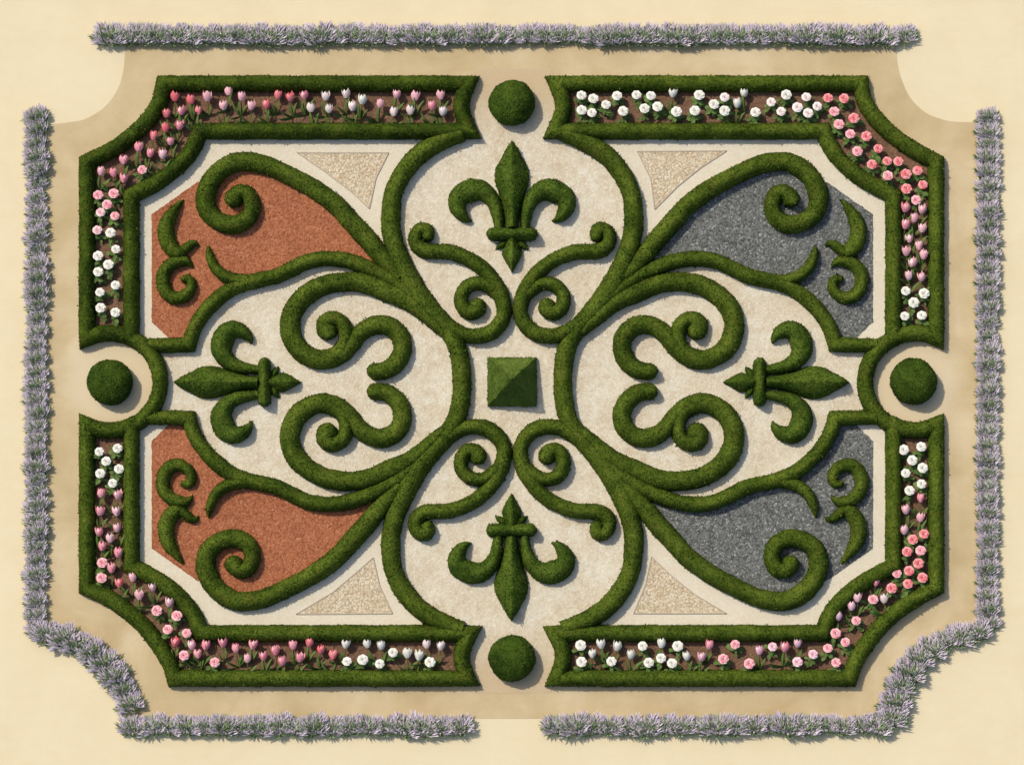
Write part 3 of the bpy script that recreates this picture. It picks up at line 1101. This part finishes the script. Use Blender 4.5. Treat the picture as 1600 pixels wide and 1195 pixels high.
COLTXT = {'deep': 'coral pink', 'pink': 'rose pink', 'light': 'pale pink', 'mauve': 'mauve pink', 'blush': 'blush white', 'white': 'white'}
NEAR = {'UL': 'the top ball', 'UR': 'the top ball', 'LL': 'the bottom ball', 'LR': 'the bottom ball'}
FARE = {'UL': 'the left ball', 'UR': 'the right ball', 'LL': 'the left ball', 'LR': 'the right ball'}


def along(bed, x, y):
    """distance along the bed from its end at the top or bottom ball"""
    if bed[1] == 'R':
        x = 1601 - x
    if bed[0] == 'L':
        y = 1191 - y
    # angle like coordinate round the inner corner
    return (735 - x) + max(0, y - 180) * 1.0


order = {}
for i, f in enumerate(FL):
    order.setdefault((f[0], f[3], f[4]), []).append((along(f[0], f[1], f[2]), i))
label = {}
for (bed, kd, col), lst in order.items():
    lst.sort()
    n = len(lst)
    nm = 'tulip' if kd == 't' else 'rose'
    for k, (_, i) in enumerate(lst):
        if n == 1:
            s = 'only %s %s in the %s bed' % (COLTXT[col], nm, QN[bed])
        elif k < (n + 1) // 2:
            s = '%s %s %s from %s in the %s bed' % (ordinal(k + 1), COLTXT[col], nm, NEAR[bed], QN[bed])
        else:
            s = '%s %s %s from %s in the %s bed' % (ordinal(n - k), COLTXT[col], nm, FARE[bed], QN[bed])
        label[i] = s
for i, (bed, x, y, kd, col) in enumerate(FL):
    if kd == 't':
        lean = math.radians(rnd.uniform(58, 67))
        side = math.radians(rnd.uniform(-9, 9))
        # root so that the bloom's middle stands at the traced point
        zt = 0.02 + (TUL_LEN + 0.06) * math.cos(lean)
        c = P(x, y, zt)
        root = (c[0] + (TUL_LEN + 0.06) * math.sin(lean) * math.sin(side), c[1] - (TUL_LEN + 0.06) * math.sin(lean) * math.cos(side), 0.02)
        t = thing('tulip', label[i], 'tulip', root, 'tulips in the hedged beds', side)
        s = rnd.uniform(1.06, 1.24)
        st = link('stem', STEM_T, t)
        st.rotation_euler = (-lean, 0, 0)
        b = link('bloom', TULIP[col][rnd.randrange(3)], t, (0, TUL_LEN * math.sin(lean), TUL_LEN * math.cos(lean)))
        b.rotation_euler = (-lean - math.radians(rnd.uniform(8, 22)), 0, 0)
        b.rotation_euler.rotate_axis('Z', rnd.uniform(0, 6.28))
        b.scale = (s, s, s)
        for k, az in enumerate((rnd.uniform(0.35, 0.95), math.pi - rnd.uniform(0.35, 0.95), rnd.choice((1.2, 1.9)), rnd.uniform(0.1, 3.0))):
            lf = link('leaf', LEAF_T[rnd.randrange(4)], t)
            lf.rotation_euler = (-0.6, 0, az)
            u = rnd.uniform(0.95, 1.25)
            lf.scale = (u, u, u)
    else:
        lean = math.radians(rnd.uniform(20, 34))
        L = 0.165
        c = P(x, y, 0.02 + (L + 0.04) * math.cos(lean))
        root = (c[0], c[1] - (L + 0.04) * math.sin(lean), 0.02)
        t = thing('rose', label[i], 'rose', root, 'roses in the hedged beds', math.radians(rnd.uniform(-12, 12)))
        st = link('stem', STEM_R, t)
        st.rotation_euler = (-lean, 0, 0)
        b = link('bloom', ROSE[col][rnd.randrange(3)], t, (0, L * math.sin(lean), L * math.cos(lean)))
        b.rotation_euler = (-lean * 0.6, 0, 0)
        b.rotation_euler.rotate_axis('Z', rnd.uniform(0, 6.28))
        s = rnd.uniform(0.85, 1.02)
        b.scale = (s, s, s)
        lf = link('foliage', LEAF_R[rnd.randrange(4)], t)
        lf.rotation_euler = (0, 0, rnd.uniform(0, 6.28))
        lf.scale = (1.35, 1.35, 1.0)
